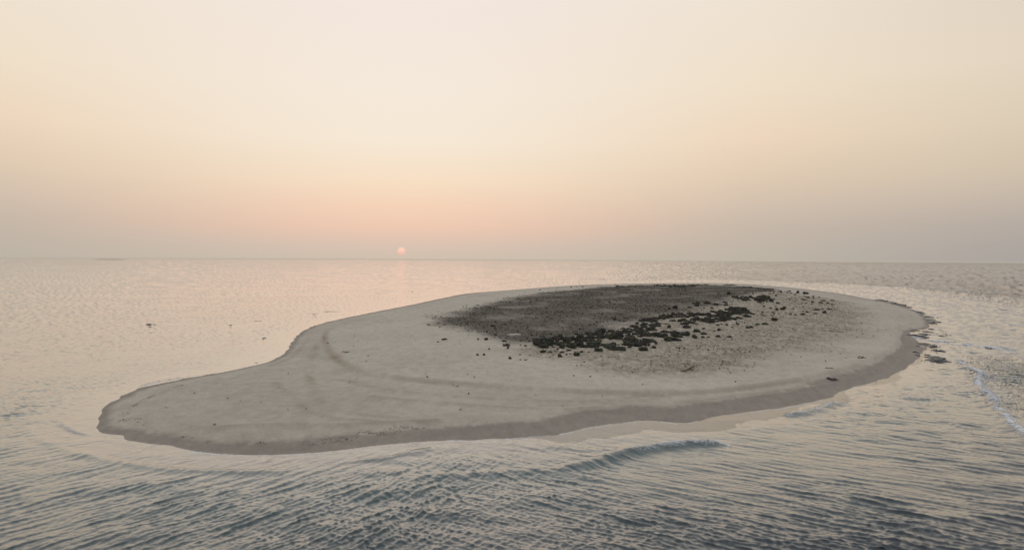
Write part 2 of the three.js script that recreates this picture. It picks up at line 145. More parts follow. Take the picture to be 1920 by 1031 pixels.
// ---------------------------------------------------------------- the island's shape and the sea bed
const tideLines = TIDELINES.map(([line, high, wide]) => { const xs = line.map((p) => p[0]), zs = line.map((p) => p[1]); return { c: new THREE.CatmullRomCurve3(line.map(([x, z]) => new THREE.Vector3(x, 0, z))).getPoints(24), high, wide, x0: Math.min(...xs) - 4, x1: Math.max(...xs) + 4, z0: Math.min(...zs) - 4, z1: Math.max(...zs) + 4 }; });
function tideRidge(x, z, mark) { // low ridges left by earlier tides: their height, or (mark) how much coarse grit lies on them
  let out = 0;
  for (const w of tideLines) {
    if (x < w.x0 || x > w.x1 || z < w.z0 || z > w.z1) continue;
    let best = 1e9; const px = x + 0.5 * noise(x * 0.25, z * 0.25), pz = z + 0.7 * noise(x * 0.2 + 9, z * 0.2);
    for (let i = 1; i < w.c.length; i++) { const a = w.c[i - 1], dx = w.c[i].x - a.x, dz = w.c[i].z - a.z, t = clamp01(((px - a.x) * dx + (pz - a.z) * dz) / (dx * dx + dz * dz)), q = Math.hypot(px - a.x - dx * t, pz - a.z - dz * t); if (q < best) best = q; }
    const k = Math.exp(-((best / w.wide) ** 2)); out = Math.max(out, mark ? k : k * w.high);
  }
  return out;
}
function ground(x, z) {
  const d = coastSD(x, z) + 0.5 * noise(x * 0.35, z * 0.35) * sstep(60, 20, Math.abs(coastSD(x, z)));
  if (d < 0) { const s = -d; return -(0.012 * s + 0.07 * Math.max(0, s - 5) - 0.055 * Math.max(0, s - 55) - 0.015 * Math.max(0, s - 200)) - 0.0005; }
  const u = upperSD(x, z);
  let h;
  if (u < 0) { const t = clamp01(d / (d - u)); h = 1.05 * (0.75 * t + 0.25 * t * t); }
  else h = 1.05 + 0.1 * sstep(0, 2.5, u) - 0.18 * sstep(2, 9, u) + 0.32 * sstep(6, 40, u);
  h = Math.min(h, 0.15 * d);
  const p = plateauSD(x, z);
  const up = sstep(-0.3, 2.2, p + 0.5 * noise(x * 0.2, z * 0.2));
  h += up * 0.68 + 0.3 * sstep(4, 60, p);
  if (u > 0) {
    const rough = 0.12 + 0.88 * sstep(0, 6, p);
    h += rough * (0.2 * fbm(x * 0.19, z * 0.13) + 0.14 * noise(x * 0.6, z * 0.4) - 0.36 * Math.abs(noise(x * 0.3 + 4, z * 0.22)) ** 0.8 * sstep(2, 8, p)) * sstep(0, 4, u);
  }
  h += 0.02 * noise(x * 0.5, z * 0.5) * sstep(0, 3, d) + tideRidge(x, z, false);
  return h;
}

// ---------------------------------------------------------------- waves
const trains = (() => {
  const r = rng(11), out = [];
  const add = (n, dx, dz, spread, l0, l1, slope, zone) => {
    for (let i = 0; i < n; i++) {
      const l = l0 * (l1 / l0) ** ((i + r()) / n), k = (2 * Math.PI) / l, a = Math.atan2(dz, dx) + (r() + r() + r() - 1.5) * spread * 1.3;
      out.push({ kx: Math.cos(a) * k, kz: Math.sin(a) * k, k, phase: r() * 6.283, amp: (slope / Math.sqrt(n / 2)) / k, zone });
    }
  };
  add(18, -0.83, -0.55, 0.2, 0.72, 2.2, 0.18, 0);
  add(20, -0.83, -0.55, 0.5, 0.5, 0.9, 0.22, 0);
  add(18, 0.57, -0.82, 0.22, 0.72, 2.2, 0.18, 1);
  add(20, 0.57, -0.82, 0.5, 0.5, 0.9, 0.22, 1);
  add(24, 0.1, -1, 1.7, 0.45, 1.0, 0.2, 2);
  add(10, 0.2, -1, 0.8, 3.5, 14, 0.06, 2);
  add(14, 0.5, -0.9, 1.0, 20, 140, 0.035, 3);
  return out;
})();
const crests = Object.values(WAVES).map(([line, height, width]) => {
  const c = new THREE.CatmullRomCurve3(line.map(([x, z]) => new THREE.Vector3(x, 0, z))).getPoints(line.length * 5).map((p) => [p.x, p.z]);
  let len = 0; const at = [0]; for (let i = 1; i < c.length; i++) at.push(len += Math.hypot(c[i][0] - c[i - 1][0], c[i][1] - c[i - 1][1]));
  const xs = c.map((p) => p[0]), zs = c.map((p) => p[1]), m = width * 4;
  return { c, at, len, height, width, x0: Math.min(...xs) - m, x1: Math.max(...xs) + m, z0: Math.min(...zs) - m, z1: Math.max(...zs) + m };
});
function crestHeight(x, z) {
  let h = 0;
  for (const w of crests) {
    if (x < w.x0 || x > w.x1 || z < w.z0 || z > w.z1) continue;
    let best = 1e9, along = 0, side = 0;
    for (let i = 1; i < w.c.length; i++) {
      const [ax, az] = w.c[i - 1], dx = w.c[i][0] - ax, dz = w.c[i][1] - az, l2 = dx * dx + dz * dz, t = clamp01(((x - ax) * dx + (z - az) * dz) / l2);
      const ex = x - ax - dx * t, ez = z - az - dz * t, q = Math.hypot(ex, ez);
      if (q < best) { best = q; along = w.at[i - 1] + Math.sqrt(l2) * t; side = dx * ez - dz * ex; }
    }
    const wob = 0.85 + 0.2 * noise(along * 0.22 + w.len, w.len), wd = w.width * (side > 0 ? 1.1 : 0.85);
    h += w.height * wob * Math.exp(-((best / wd) ** 2)) * sstep(0, w.len * 0.15, along) * sstep(w.len, w.len * 0.88, along);
  }
  return h;
}
const fine = { x: 0, z: 0, px: 0, pz: 0 };                          // slope of ripples too short for the grid's cells
function seaHeight(x, z, d, stepR = 0.2, stepT = 0.1) {
  const s = -d; fine.x = fine.z = fine.px = fine.pz = 0;
  if (s < 1) return 0;
  const r = Math.hypot(x, z), ux = x / (r + 1e-6), uz = z / (r + 1e-6);
  const shore = 0.35 * sstep(0.5, 4, s + 2 * noise(x * 0.2, z * 0.2)) + 0.65 * sstep(3, 15, s + 3 * noise(x * 0.15, z * 0.15));
  let out = 0;
  if (shore > 0) {
    const bearing = x / Math.max(1, -z), lee = 0.5 + 0.5 * Math.max(sstep(-160, -95, z), sstep(10, 90, x)) + 0.8 * sstep(0.12, 0.62, bearing) * sstep(60, 260, s) + 0.5 * sstep(0.22, 0.5, bearing) * sstep(130, 40, s);
    const gust = Math.max(0.35, 0.95 + 0.5 * noise(x * 0.05, z * 0.035) + 0.3 * noise(x * 0.16 + 7, z * 0.1)) * lee * shore;
    const left = sstep(28, -32, x), right = sstep(-34, 22, x);
    const wt = [gust * left * 1.05, gust * right, gust * (0.6 + 0.8 * left * right), lee * sstep(40, 160, s)];
    for (const w of trains) {
      const kr = Math.abs(w.kx * ux + w.kz * uz) * stepR, kt = Math.abs(w.kz * ux - w.kx * uz) * stepT, q = kr * kr + kt * kt;
      const keep = Math.exp(-q * 0.22), lost = Math.max(0, 0.4 - 0.15 * sstep(0.1, 0.4, bearing) - keep) * Math.exp(-0.3 * kt * kt);
      const ph = w.kx * x + w.kz * z + w.phase + 0.6 * noise(x * 0.06 + w.phase, z * 0.06);
      const a = w.amp * wt[w.zone];
      const co = Math.cos(ph), si = Math.sin(ph); out += a * keep * si * (1 + 0.7 * keep * keep * keep * co);      // steeper on the windward side
      fine.px += (a * keep * co * w.kx) / w.k; fine.pz += (a * keep * co * w.kz) / w.k;      // water gathers towards the crests
      if (lost > 0) { const c = a * lost * co; fine.x += c * w.kx; fine.z += c * w.kz; }
    }
  }
  const crest = crestHeight(x, z) * sstep(0.5, 3, s), calm = 1 - 0.4 * clamp01(crest * 2);
  fine.px *= calm; fine.pz *= calm;
  return Math.max(out * calm, -0.5 * (0.012 * s + 0.07 * Math.max(0, s - 5.5))) + crest;
}

// ---------------------------------------------------------------- fan-shaped grid, fine where things are near the viewer
function fan(rows) {
  const angles = []; for (let a = -44.5; a <= 44.5; a += 0.0625) angles.push(a);
  for (let a = 46; a < 315; a += 5) angles.push(a); angles.push(315.5);
  return { angles: angles.map(R), rows };
}
function radii(r0, r1, k, most = 1e9) { const out = []; for (let r = r0; r < r1; r += Math.min(most, Math.max(0.12, (r * r * k) / (25 * 731)))) out.push(r); out.push(r1); return out; }

const waterRows = [2, 10, 20, 30, 40, 48, ...radii(54, 25000, 0.55)];
const landRows = radii(80, 900, 0.62, 4);

function grid(angles, rows, height) {
  const nA = angles.length, nR = rows.length, pos = new Float32Array(nA * nR * 3), dist = new Float32Array(nA * nR), extra = new Float32Array(nA * nR * 2);
  for (let j = 0; j < nR; j++) {
    const r = rows[j], stepR = j + 1 < nR ? rows[j + 1] - r : 1;
    for (let i = 0; i < nA; i++) {
      const x = Math.sin(angles[i]) * r, z = -Math.cos(angles[i]) * r, o = (j * nA + i) * 3, d = coastSD(x, z);
      dist[j * nA + i] = d; pos[o] = x; pos[o + 2] = z; pos[o + 1] = height(x, z, d, stepR, r * (i < 1424 ? 0.00109 : 0.09));
      pos[o] += 0.75 * fine.px; pos[o + 2] += 0.75 * fine.pz; fine.px = fine.pz = 0;
      extra[(j * nA + i) * 2] = fine.x; extra[(j * nA + i) * 2 + 1] = fine.z; fine.x = fine.z = 0;
    }
  }
  const nor = new Float32Array(pos.length);
  for (let j = 0; j < nR; j++) for (let i = 0; i < nA; i++) {
    const a = (j * nA + Math.max(0, i - 1)) * 3, b = (j * nA + Math.min(nA - 1, i + 1)) * 3, c = (Math.max(0, j - 1) * nA + i) * 3, e = (Math.min(nR - 1, j + 1) * nA + i) * 3, o = (j * nA + i) * 3;
    const ax = pos[b] - pos[a], ay = pos[b + 1] - pos[a + 1], az = pos[b + 2] - pos[a + 2], bx = pos[e] - pos[c], by = pos[e + 1] - pos[c + 1], bz = pos[e + 2] - pos[c + 2];
    let nx = ay * bz - az * by, ny = az * bx - ax * bz, nz = ax * by - ay * bx; const l = Math.sign(ny) * Math.hypot(nx, ny, nz) || 1;
    nx = nx / l - extra[(j * nA + i) * 2]; ny = ny / l; nz = nz / l - extra[(j * nA + i) * 2 + 1]; const m = Math.hypot(nx, ny, nz);
    nor[o] = nx / m; nor[o + 1] = ny / m; nor[o + 2] = nz / m;
  }
  return { nA, nR, pos, nor, dist };
}
function pick(g, keep, extra = {}) { // a mesh of the grid's cells that pass, with only the vertices it needs
  const { nA, nR } = g, map = new Int32Array(nA * nR).fill(-1), index = [], used = [];
  const at = (v) => { if (map[v] < 0) { map[v] = used.length; used.push(v); } return map[v]; };
  for (let j = 0; j + 1 < nR; j++) for (let i = 0; i + 1 < nA; i++) {
    const a = j * nA + i, b = a + 1, c = a + nA, e = c + 1;
    if (!keep(a, b, c, e)) continue;
    const A = at(a), B = at(b), C = at(c), E = at(e); index.push(A, B, C, B, E, C);
  }
  const take = (src, w) => { const o = new Float32Array(used.length * w); used.forEach((v, n) => { for (let k = 0; k < w; k++) o[n * w + k] = src[v * w + k]; }); return o; };
  const geo = new THREE.BufferGeometry();
  const p = take(g.pos, 3); geo.setAttribute('position', new THREE.BufferAttribute(p, 3)); geo.setAttribute('normal', new THREE.BufferAttribute(take(g.nor, 3), 3));
  const uv = new Float32Array(used.length * 2); for (let n = 0; n < used.length; n++) { uv[2 * n] = p[3 * n] / 48; uv[2 * n + 1] = -p[3 * n + 2] / 48; }
  geo.setAttribute('uv', new THREE.BufferAttribute(uv, 2));
  if (extra.color) geo.setAttribute('color', new THREE.BufferAttribute(take(extra.color, 3), 3));
  geo.setIndex(new THREE.BufferAttribute(new Uint32Array(index), 1));
  return geo;
}

// ---------------------------------------------------------------- sea
const ripples = (() => { // normal map of small ripples, a seamless tile 48 m wide
  const N = 1024, L = 48, r = rng(5), sx = new Float32Array(N * N), sz = new Float32Array(N * N), n = 70, T = new Float32Array(N);
  for (let i = 0; i < N; i++) T[i] = Math.cos((i / N) * 2 * Math.PI);
  for (let q = 0; q < n; q++) {
    const l = 0.35 * (4.5 / 0.35) ** r(), a = -Math.PI / 2 + (r() + r() + r() - 1.5) * 1.5, m = L / l;
    const mx = Math.round(Math.cos(a) * m), mz = Math.round(Math.sin(a) * m), ph = Math.floor(r() * N), len = Math.hypot(mx, mz) || 1, s = 0.055 / Math.sqrt(n / 2), ax = (mx / len) * s, az = (mz / len) * s;
    for (let j = 0; j < N; j++) for (let i = 0; i < N; i++) { const c = T[(mx * i + mz * j + ph) & (N - 1)]; sx[j * N + i] += ax * c; sz[j * N + i] += az * c; }
  }
  const d = new Uint8Array(N * N * 4);
  for (let i = 0; i < N * N; i++) { const l = Math.hypot(sx[i], sz[i], 1); d[4 * i] = 127.5 + (127.5 * -sx[i]) / l; d[4 * i + 1] = 127.5 + (127.5 * -sz[i]) / l; d[4 * i + 2] = 127.5 + 127.5 / l; d[4 * i + 3] = 255; }
  const t = new THREE.DataTexture(d, N, N); t.wrapS = t.wrapT = THREE.RepeatWrapping; t.magFilter = THREE.LinearFilter; t.minFilter = THREE.LinearMipmapLinearFilter; t.needsUpdate = true; return t;
})();
const waterLook = { color: 0xffffff, roughness: 0.04, transmission: 1, thickness: 4, ior: 1.5, clearcoat: 0.78, clearcoatRoughness: 0.08, attenuationColor: new THREE.Color().setRGB(0.1, 0.4, 0.46), attenuationDistance: 3.8 };
const seaMaterial = new THREE.MeshPhysicalMaterial({ ...waterLook, normalMap: ripples, normalScale: new THREE.Vector2(1, 1) });
const filmMaterial = new THREE.MeshPhysicalMaterial({ ...waterLook, ior: 1.36, clearcoat: 0.1 });
const openMaterial = new THREE.MeshPhysicalMaterial({ ...waterLook, ior: 1.34, clearcoat: 0, normalMap: ripples, normalScale: new THREE.Vector2(2.8, 2.8) });
const frontOf = (x, z) => sstep(-45, -18, z + 93 + 0.75 * (x + 30));      // 1 along the beach that faces the swell
{
  const { angles } = fan(), g = grid(angles, waterRows, seaHeight), near = (a, b, c, e) => Math.min(g.dist[a], g.dist[b], g.dist[c], g.dist[e]) < 2.5;
  const kind = new Uint8Array(g.nA * g.nR);                               // 0 sheltered water, 1 film on the beach, 2 open sea with cat's paws between
  for (let v = 0; v < kind.length; v++) {
    const x = g.pos[3 * v], z = g.pos[3 * v + 2], s = -g.dist[v], f = frontOf(x, z);
    if (f > 0.3 && s < 1.6 + 5 * sstep(2, 10, x) * sstep(52, 40, x) + 2.6 * noise(x * 0.1, z * 0.1) + 0.9 * noise(x * 0.45, z * 0.45) - 6 * sstep(0.98, 0.6, f) - 5 * sstep(4, -14, x)) kind[v] = 1;
    else if (z < -50 && z > -200 && x > 60) { const edge = 78 + (z < -105 ? (-105 - z) * 0.45 : (-105 - z) * 0.3); if (hash(v % g.nA, (v / g.nA) | 0) < 0.85 * sstep(-200, -165, z + 12 * noise(x * 0.1, z * 0.1)) * sstep(-5, 10, x - edge + 4 * noise(x * 0.2, z * 0.2))) kind[v] = 2; }
    else if (s > 40 && z < -60) { const share = sstep(0.0, 0.45, x / -z) * sstep(45, 150, s + 40 * noise(x * 0.02, z * 0.01)); if (hash(v % g.nA, (v / g.nA) | 0) * 0.75 + 0.25 * (0.5 + 0.5 * noise(x * 0.02, z * 0.008)) < share) kind[v] = 2; }
  }
  const sea = mesh('sea', pick(g, (a, b, c, e) => near(a, b, c, e) && kind[a] === 0), seaMaterial);
  tag(sea, 'rippled grey-blue sea reaching out to the hazy horizon', 'sea', null, 'structure');
  const open = mesh('open_sea', pick(g, (a) => kind[a] === 2), openMaterial);
  tag(open, 'darker wind-roughened open sea beyond the island at right', 'sea', null, 'structure');
  const wash = mesh('shore_water', pick(g, (a, b, c, e) => near(a, b, c, e) && kind[a] === 1), filmMaterial);
  tag(wash, 'thin smooth film of water washing over the beach edge', 'water', null, 'structure');
}
const waterAt = (x, z) => seaHeight(x, z, coastSD(x, z));

// ---------------------------------------------------------------- sea bed and island
{ // coarse bed under the whole sea, a little below the fine one round the island
  const rows = [2, 20, 40, ...radii(54, 1200, 6, 24), 1600, 2400, 4000, 8000, 16000, 25500], angles = []; for (let a = -60; a <= 300; a += a < 60 ? 0.75 : 12) angles.push(R(a));
  const g = grid(angles, rows, (x, z) => Math.min(-0.35, ground(x, z) - 0.3));
  const bed = mesh('seabed', pick(g, () => true), mat(0.3, 0.28, 0.22, 1)); tag(bed, 'pale sandy sea bed under the water', 'seabed', null, 'structure');
}
const sandGrain = (() => { // fine speckle of grains and shell grit
  const N = 512, r = rng(3), d = new Uint8Array(N * N * 4);
  for (let j = 0; j < N; j++) for (let i = 0; i < N; i++) {
    const o = 4 * (j * N + i); let v = 236 + (r() - 0.5) * 34; if (r() < 0.01) v -= 60; if (r() < 0.006) v = 255;
    d[o] = d[o + 1] = d[o + 2] = v; d[o + 3] = 255;
  }
  const t = new THREE.DataTexture(d, N, N); t.wrapS = t.wrapT = THREE.RepeatWrapping; t.magFilter = THREE.LinearFilter; t.colorSpace = THREE.SRGBColorSpace; t.repeat.set(3, 3); t.needsUpdate = true; return t;
})();
const soilAmount = (x, z) => sstep(-9, 7, soilSD(x, z) + 9 * fbm(x * 0.09, z * 0.05)) ;
const vegAmount = (x, z) => sstep(-10, 12, vegSD(x, z) + 10 * fbm(x * 0.07 + 40, z * 0.05));
{
  const { angles } = fan(), g = grid(angles.slice(0, 1425), landRows, (x, z, d) => (d > -14 ? ground(x, z) : -0.6));
  const col = new Float32Array(g.nA * g.nR * 3), dry = [0.605, 0.545, 0.436], wet = [0.36, 0.31, 0.25], soil = [0.108, 0.092, 0.066], litter = [0.29, 0.248, 0.178], tan = [0.38, 0.3, 0.21], damp = [0.5, 0.442, 0.348];
  const wetLine = (x, z) => { const front = sstep(-45, -18, z + 93 + 0.75 * (x + 30)); return 0.2 + 0.09 * fbm(x * 0.08, z * 0.08) + front * (0.28 + 0.44 * sstep(-25, 15, x)); };
  for (let v = 0; v < g.nA * g.nR; v++) {
    const x = g.pos[3 * v], h = g.pos[3 * v + 1], z = g.pos[3 * v + 2], d = g.dist[v]; if (d < -16) { col.set(wet, 3 * v); continue; }
    const tone = 1 + 0.09 * fbm(x * 0.06, z * 0.05) + 0.08 * noise(x * 0.9, z * 0.6) + 0.08 * noise(x * 3.1, z * 2.1);
    const w = sstep(0.16, -0.12, h - wetLine(x, z) + 0.07 * noise(x * 1.3, z * 1.1));
    const p = d > 0 ? plateauSD(x, z) : -50;
    const grit = d > 0 ? tideRidge(x, z, true) * clamp01(0.4 + 0.5 * noise(x * 0.15, z * 0.12) + 0.3 * noise(x * 0.9, z * 0.7)) * 0.75 : 0;
    const scarp = grit + Math.exp(-(((p - 0.7) / 1.1) ** 2)) * clamp01(0.6 + 0.6 * noise(x * 0.06 + 9, z * 0.06)) * sstep(95, 20, x) * sstep(-300, -220, z) + 0.35 * sstep(0.25, 0.7, fbm(x * 0.05 + 20, z * 0.05)) * sstep(6, 0, p);
    let s = 0, l = 0;
    const moist = sstep(2, -3, p) * clamp01(0.35 + 0.5 * fbm(x * 0.045 + 5, z * 0.04) + 0.25 * noise(x * 0.4, z * 0.3));
    if (p > 0) {
      const fine = 0.5 + 0.5 * fbm(x * 0.34, z * 0.34);
      s = soilAmount(x, z) * clamp01(0.62 + 0.85 * (0.5 + 0.5 * fbm(x * 0.07 + 3, z * 0.045)) + 0.55 * (fine - 0.5)); s = clamp01(s);
      l = vegAmount(x, z) * clamp01(0.3 + 0.8 * fine + 0.5 * noise(x * 1.7, z * 0.9));
    }
    for (let n = 0; n < 3; n++) {
      let c = dry[n] + (tan[n] - dry[n]) * clamp01(scarp); c += (damp[n] - c) * moist; c += (litter[n] - c) * clamp01(l); c += (soil[n] - c) * s; c += (wet[n] - c) * w;
      col[3 * v + n] = c * tone;
    }
  }
  const isWet = (v) => g.pos[3 * v + 1] < wetLine(g.pos[3 * v], g.pos[3 * v + 2]) - 0.45;
  const any = (a, b, c, e) => Math.max(g.dist[a], g.dist[b], g.dist[c], g.dist[e]) > -12;
  const sandMap = { map: sandGrain, vertexColors: true };
  const land = mesh('island', pick(g, (a, b, c, e) => any(a, b, c, e) && !isWet(a), { color: col }), mat(1, 1, 1, 0.95, sandMap)); tag(land, 'low sandy island with a dark overgrown middle and a pale sand spit', 'island', null, 'structure');
  const shore = mesh('wet_sand', pick(g, (a, b, c, e) => any(a, b, c, e) && isWet(a), { color: col }), mat(1, 1, 1, 0.85, sandMap)); tag(shore, 'band of darker wet sand along the waterline', 'beach', null, 'structure');
}

// ---------------------------------------------------------------- shrubs
function dome(seed, lobes, leaves, flat, open) { // a low bush one metre wide: a twiggy core under many small leaf faces
  const r = rng(seed), pos = [], balls = [];
  for (let i = 0; i < lobes; i++) { const a = r() * 6.283, q = Math.sqrt(r()) * 0.3; balls.push([Math.cos(a) * q, (0.12 + 0.2 * r() * (1 - q)) * flat, Math.sin(a) * q, 0.16 + 0.12 * r()]); }
  const tri = (a, b, c) => pos.push(...a, ...b, ...c);
  for (let i = 0; i < leaves; i++) {
    const b = balls[Math.floor(r() * lobes)], u = r() * 2 - 1, a = r() * 6.283, s = Math.sqrt(1 - u * u), q = b[3] * (0.75 + 0.42 * r() ** 2);
    const n = [Math.cos(a) * s, u, Math.sin(a) * s], c = [b[0] + n[0] * q, b[1] + n[1] * q * flat * 1.3, b[2] + n[2] * q];
    if (c[1] < 0.01) c[1] = 0.01 + 0.05 * r();
    const w = 0.03 + 0.035 * r(), d = [r() - 0.5, r() - 0.2, r() - 0.5], e = [r() - 0.5, r() - 0.5, r() - 0.5];
    const p = (k, m) => c.map((v, j) => v + k * d[j] * w * 2.2 + m * e[j] * w * 1.6);
    tri(p(-1, 0), p(0, 1), p(1, 0)); tri(p(-1, 0), p(1, 0), p(0, -1));
  }
  const leaf = new THREE.BufferGeometry(); leaf.setAttribute('position', new THREE.Float32BufferAttribute(pos, 3)); leaf.computeVertexNormals();
  const parts = [leaf];
  for (const b of balls) { const g = new THREE.IcosahedronGeometry(b[3] * open, 1); g.deleteAttribute('uv'); g.scale(1, flat * 1.2, 1); g.translate(b[0], Math.max(b[1], b[3] * 0.3), b[2]); parts.push(g); }
  return mergeGeometries(parts);
}
const bushShapes = [dome(1, 6, 420, 1, 0.8), dome(2, 8, 460, 0.85, 0.8), dome(3, 5, 380, 1.25, 0.75), dome(4, 9, 480, 0.7, 0.85), dome(5, 4, 340, 1.1, 0.7)];
const bushLooks = [mat(0.048, 0.055, 0.03, 0.8), mat(0.068, 0.07, 0.038, 0.8), mat(0.052, 0.058, 0.042, 0.8), mat(0.068, 0.053, 0.04, 0.85), mat(0.052, 0.04, 0.034, 0.85)];
bushLooks.forEach((m) => (m.side = THREE.DoubleSide));
const bushRandom = rng(77);
function shrub(x, z, w, look, shape, label, group, tall = 1) {
  const m = mesh('shrub', bushShapes[shape], bushLooks[look]);
  m.position.set(x, ground(x, z) - 0.03 * w, z); m.rotation.y = bushRandom() * 6.283; m.scale.set(w * 1.2, w * tall * (1 + 0.35 * bushRandom()), w * (0.9 + 0.5 * bushRandom()));
  return tag(m, label, 'shrub', group);
}
// shrubs that stand out, by their place in the list
const ownLabels = {
  0: 'low flat dark shrub alone on the pale sand left of the brown ground',
  1: 'tiny shrub leaning beside the rounded shrub on the bare left sand',
  2: 'rounded dark shrub standing apart on bare sand, leftmost big one',
  14: 'flat dark shrub inside the brown ground above the pale mound',
  22: 'small upright shrub on sand at the lower edge of the brown ground',
  23: 'wide low shrub on sand between a small upright shrub and the pale mound',
  24: 'dark shrub just below the left end of the pale mound',
  25: 'bulky double-crowned shrub below the pale sand mound',
  27: 'small flattened shrub on open sand below the edge of the brown ground',
  28: 'left one of two small shrubs on the open sand nearest the spit',
  29: 'right one of two small shrubs on the open sand nearest the spit',
  30: 'greyish round shrub on sand in front of the thicket, lowest at left',
  32: 'small upright crooked shrub on sand, just right of the greyish round one',
  37: 'broad brown shrub at the front left of the thicket',
  42: 'broad dark brown shrub nearest the viewer in front of the thicket',
  45: 'tall round green shrub in front of the thicket, nearly as high as wide',
  49: 'wide green shrub at the bottom edge of the thicket',
  73: 'peaked brown shrub below the right part of the thicket',
  74: 'low brown shrub on sand, last at the lower right of the thicket',
};
const zoneOf = (x, z) => {
  if (z < -600) return ['shrub on the far rim', 'shrubs along the far edge', 0.75];
  if (soilSD(x, z) > 4 && x < 60 + (-z - 220) * 0.1) return ['shrub dotting the brown ground', 'shrubs dotted over the brown ground', 0.7];
  if (x > 0.34 * -z) return ['shrub beyond the thicket', 'shrubs scattered right of the thicket', 0.7];
  return ['shrub beside the thicket', 'shrubs round the thicket', 0.8];
};
const place = (x, z) => { // which stretch, counted in the photograph from left to right and front to back
  const a = x / -z, across = a < 0.02 ? 'at the left' : a < 0.1 ? 'left of centre' : a < 0.18 ? 'in the middle' : a < 0.26 ? 'towards the right' : a < 0.33 ? 'at the right' : a < 0.39 ? 'far right' : 'at the extreme right';
  const depth = z > -208 ? 'in the front row' : z > -235 ? 'in the second row' : z > -270 ? 'in the third row' : z > -330 ? 'halfway back' : z > -430 ? 'well back' : 'near the far shore';
  return `${across}, ${depth}`;
};
const lookWord = ['dark green', 'olive green', 'grey-green', 'brown', 'dark brown'];
const sizeWord = (w) => (w < 0.9 ? 'tiny' : w < 1.4 ? 'small' : w < 2.1 ? 'middling' : w < 3 ? 'large' : 'very large');
SHRUBS.forEach(([x, z, w], i) => {
  const last = i === SHRUBS.length - 1, [label, group, tall] = zoneOf(x, z), front = z > -225;
  const look = i === 45 || i === 49 ? 1 : last ? 0 : bushRandom() < (front ? 0.6 : 0.35) ? 3 + Math.floor(bushRandom() * 2) : Math.floor(bushRandom() * 3);
  shrub(x, z, Math.max(w, 0.6), look, i === 45 ? 2 : i === 0 || last ? 3 : Math.floor(bushRandom() * 5), last ? 'largest dark shrub, a long low hump on the far skyline of the island' : ownLabels[i] ?? `${sizeWord(w)} ${lookWord[look]} ${label}, ${place(x, z)}`, ownLabels[i] || last ? undefined : group, last ? 0.32 : i === 0 ? 0.4 : i === 45 ? 1 : tall);
});
{ // the thicket: its largest bushes one by one, the rest as one mass
  const r = rng(21), spots = [];
  THICKETS.forEach((poly, t) => {
    const f = polygonDistance(poly), xs = poly.map((p) => p[0]), zs = poly.map((p) => p[1]), x0 = Math.min(...xs), x1 = Math.max(...xs), z0 = Math.min(...zs), z1 = Math.max(...zs);
    const count = Math.round(((x1 - x0) * (z1 - z0)) / [2.6, 2.8, 3.6, 10, 8, 3][t]);
    for (let i = 0; i < count; i++) { const x = x0 + r() * (x1 - x0), z = z0 + r() * (z1 - z0); if (f(x, z) > -0.5 && noise(x * 0.3, z * 0.16) + 0.5 * noise(x * 0.8, z * 0.5) > (t === 0 || t === 5 ? -0.3 : -0.18)) spots.push([x, z, (0.9 + 2 * r() ** 1.5) * (1 + 0.0016 * (-z - 200)), t]); }
  });
  spots.sort((a, b) => b[2] / Math.abs(b[1]) - a[2] / Math.abs(a[1]));
  const single = spots.slice(0, 66), rest = spots.slice(66);
  for (const [x, z, w] of single) { const look = bushRandom() < 0.12 ? 4 : Math.floor(bushRandom() * 3); shrub(x, z, w, look, Math.floor(bushRandom() * 4), `${sizeWord(w)} ${lookWord[look]} shrub crowded inside the thicket, ${place(x, z)}`, 'shrubs crowded in the thicket', 0.75); }
  STRIPS.forEach((poly, t) => {
    const f = polygonDistance(poly), xs = poly.map((p) => p[0]), zs = poly.map((p) => p[1]), x0 = Math.min(...xs), x1 = Math.max(...xs), z0 = Math.min(...zs), z1 = Math.max(...zs);
    for (let i = 0; i < [260, 60, 150][t]; i++) { const x = x0 + r() * (x1 - x0), z = z0 + r() * (z1 - z0); if (f(x, z) > 0 && noise(x * 0.1, z * 0.05) > -0.3) rest.push([x, z, 1.6 + 1.6 * r(), 9]); }
  });
  const mass = new THREE.InstancedMesh(bushShapes[1], mat(1, 1, 1, 0.8, { side: THREE.DoubleSide }), rest.length), tint = new THREE.Color(), q = new THREE.Object3D(); mass.name = 'thicket_undergrowth'; mass.castShadow = mass.receiveShadow = true;
  rest.forEach(([x, z, w, t], i) => { q.position.set(x, ground(x, z) - 0.05, z); q.rotation.y = r() * 6.283; q.scale.set(w, w * (0.55 + 0.4 * r()) * (t === 9 ? 0.7 : 1), w * (0.8 + 0.5 * r())); q.updateMatrix(); mass.setMatrixAt(i, q.matrix); const k = bushLooks[r() < 0.2 ? 4 : Math.floor(r() * 4)].color; mass.setColorAt(i, tint.copy(k).multiplyScalar(0.8 + 0.5 * r())); });
  scene.add(tag(mass, 'dark undergrowth filling the thicket and the far rim', 'undergrowth', null, 'stuff'));
}
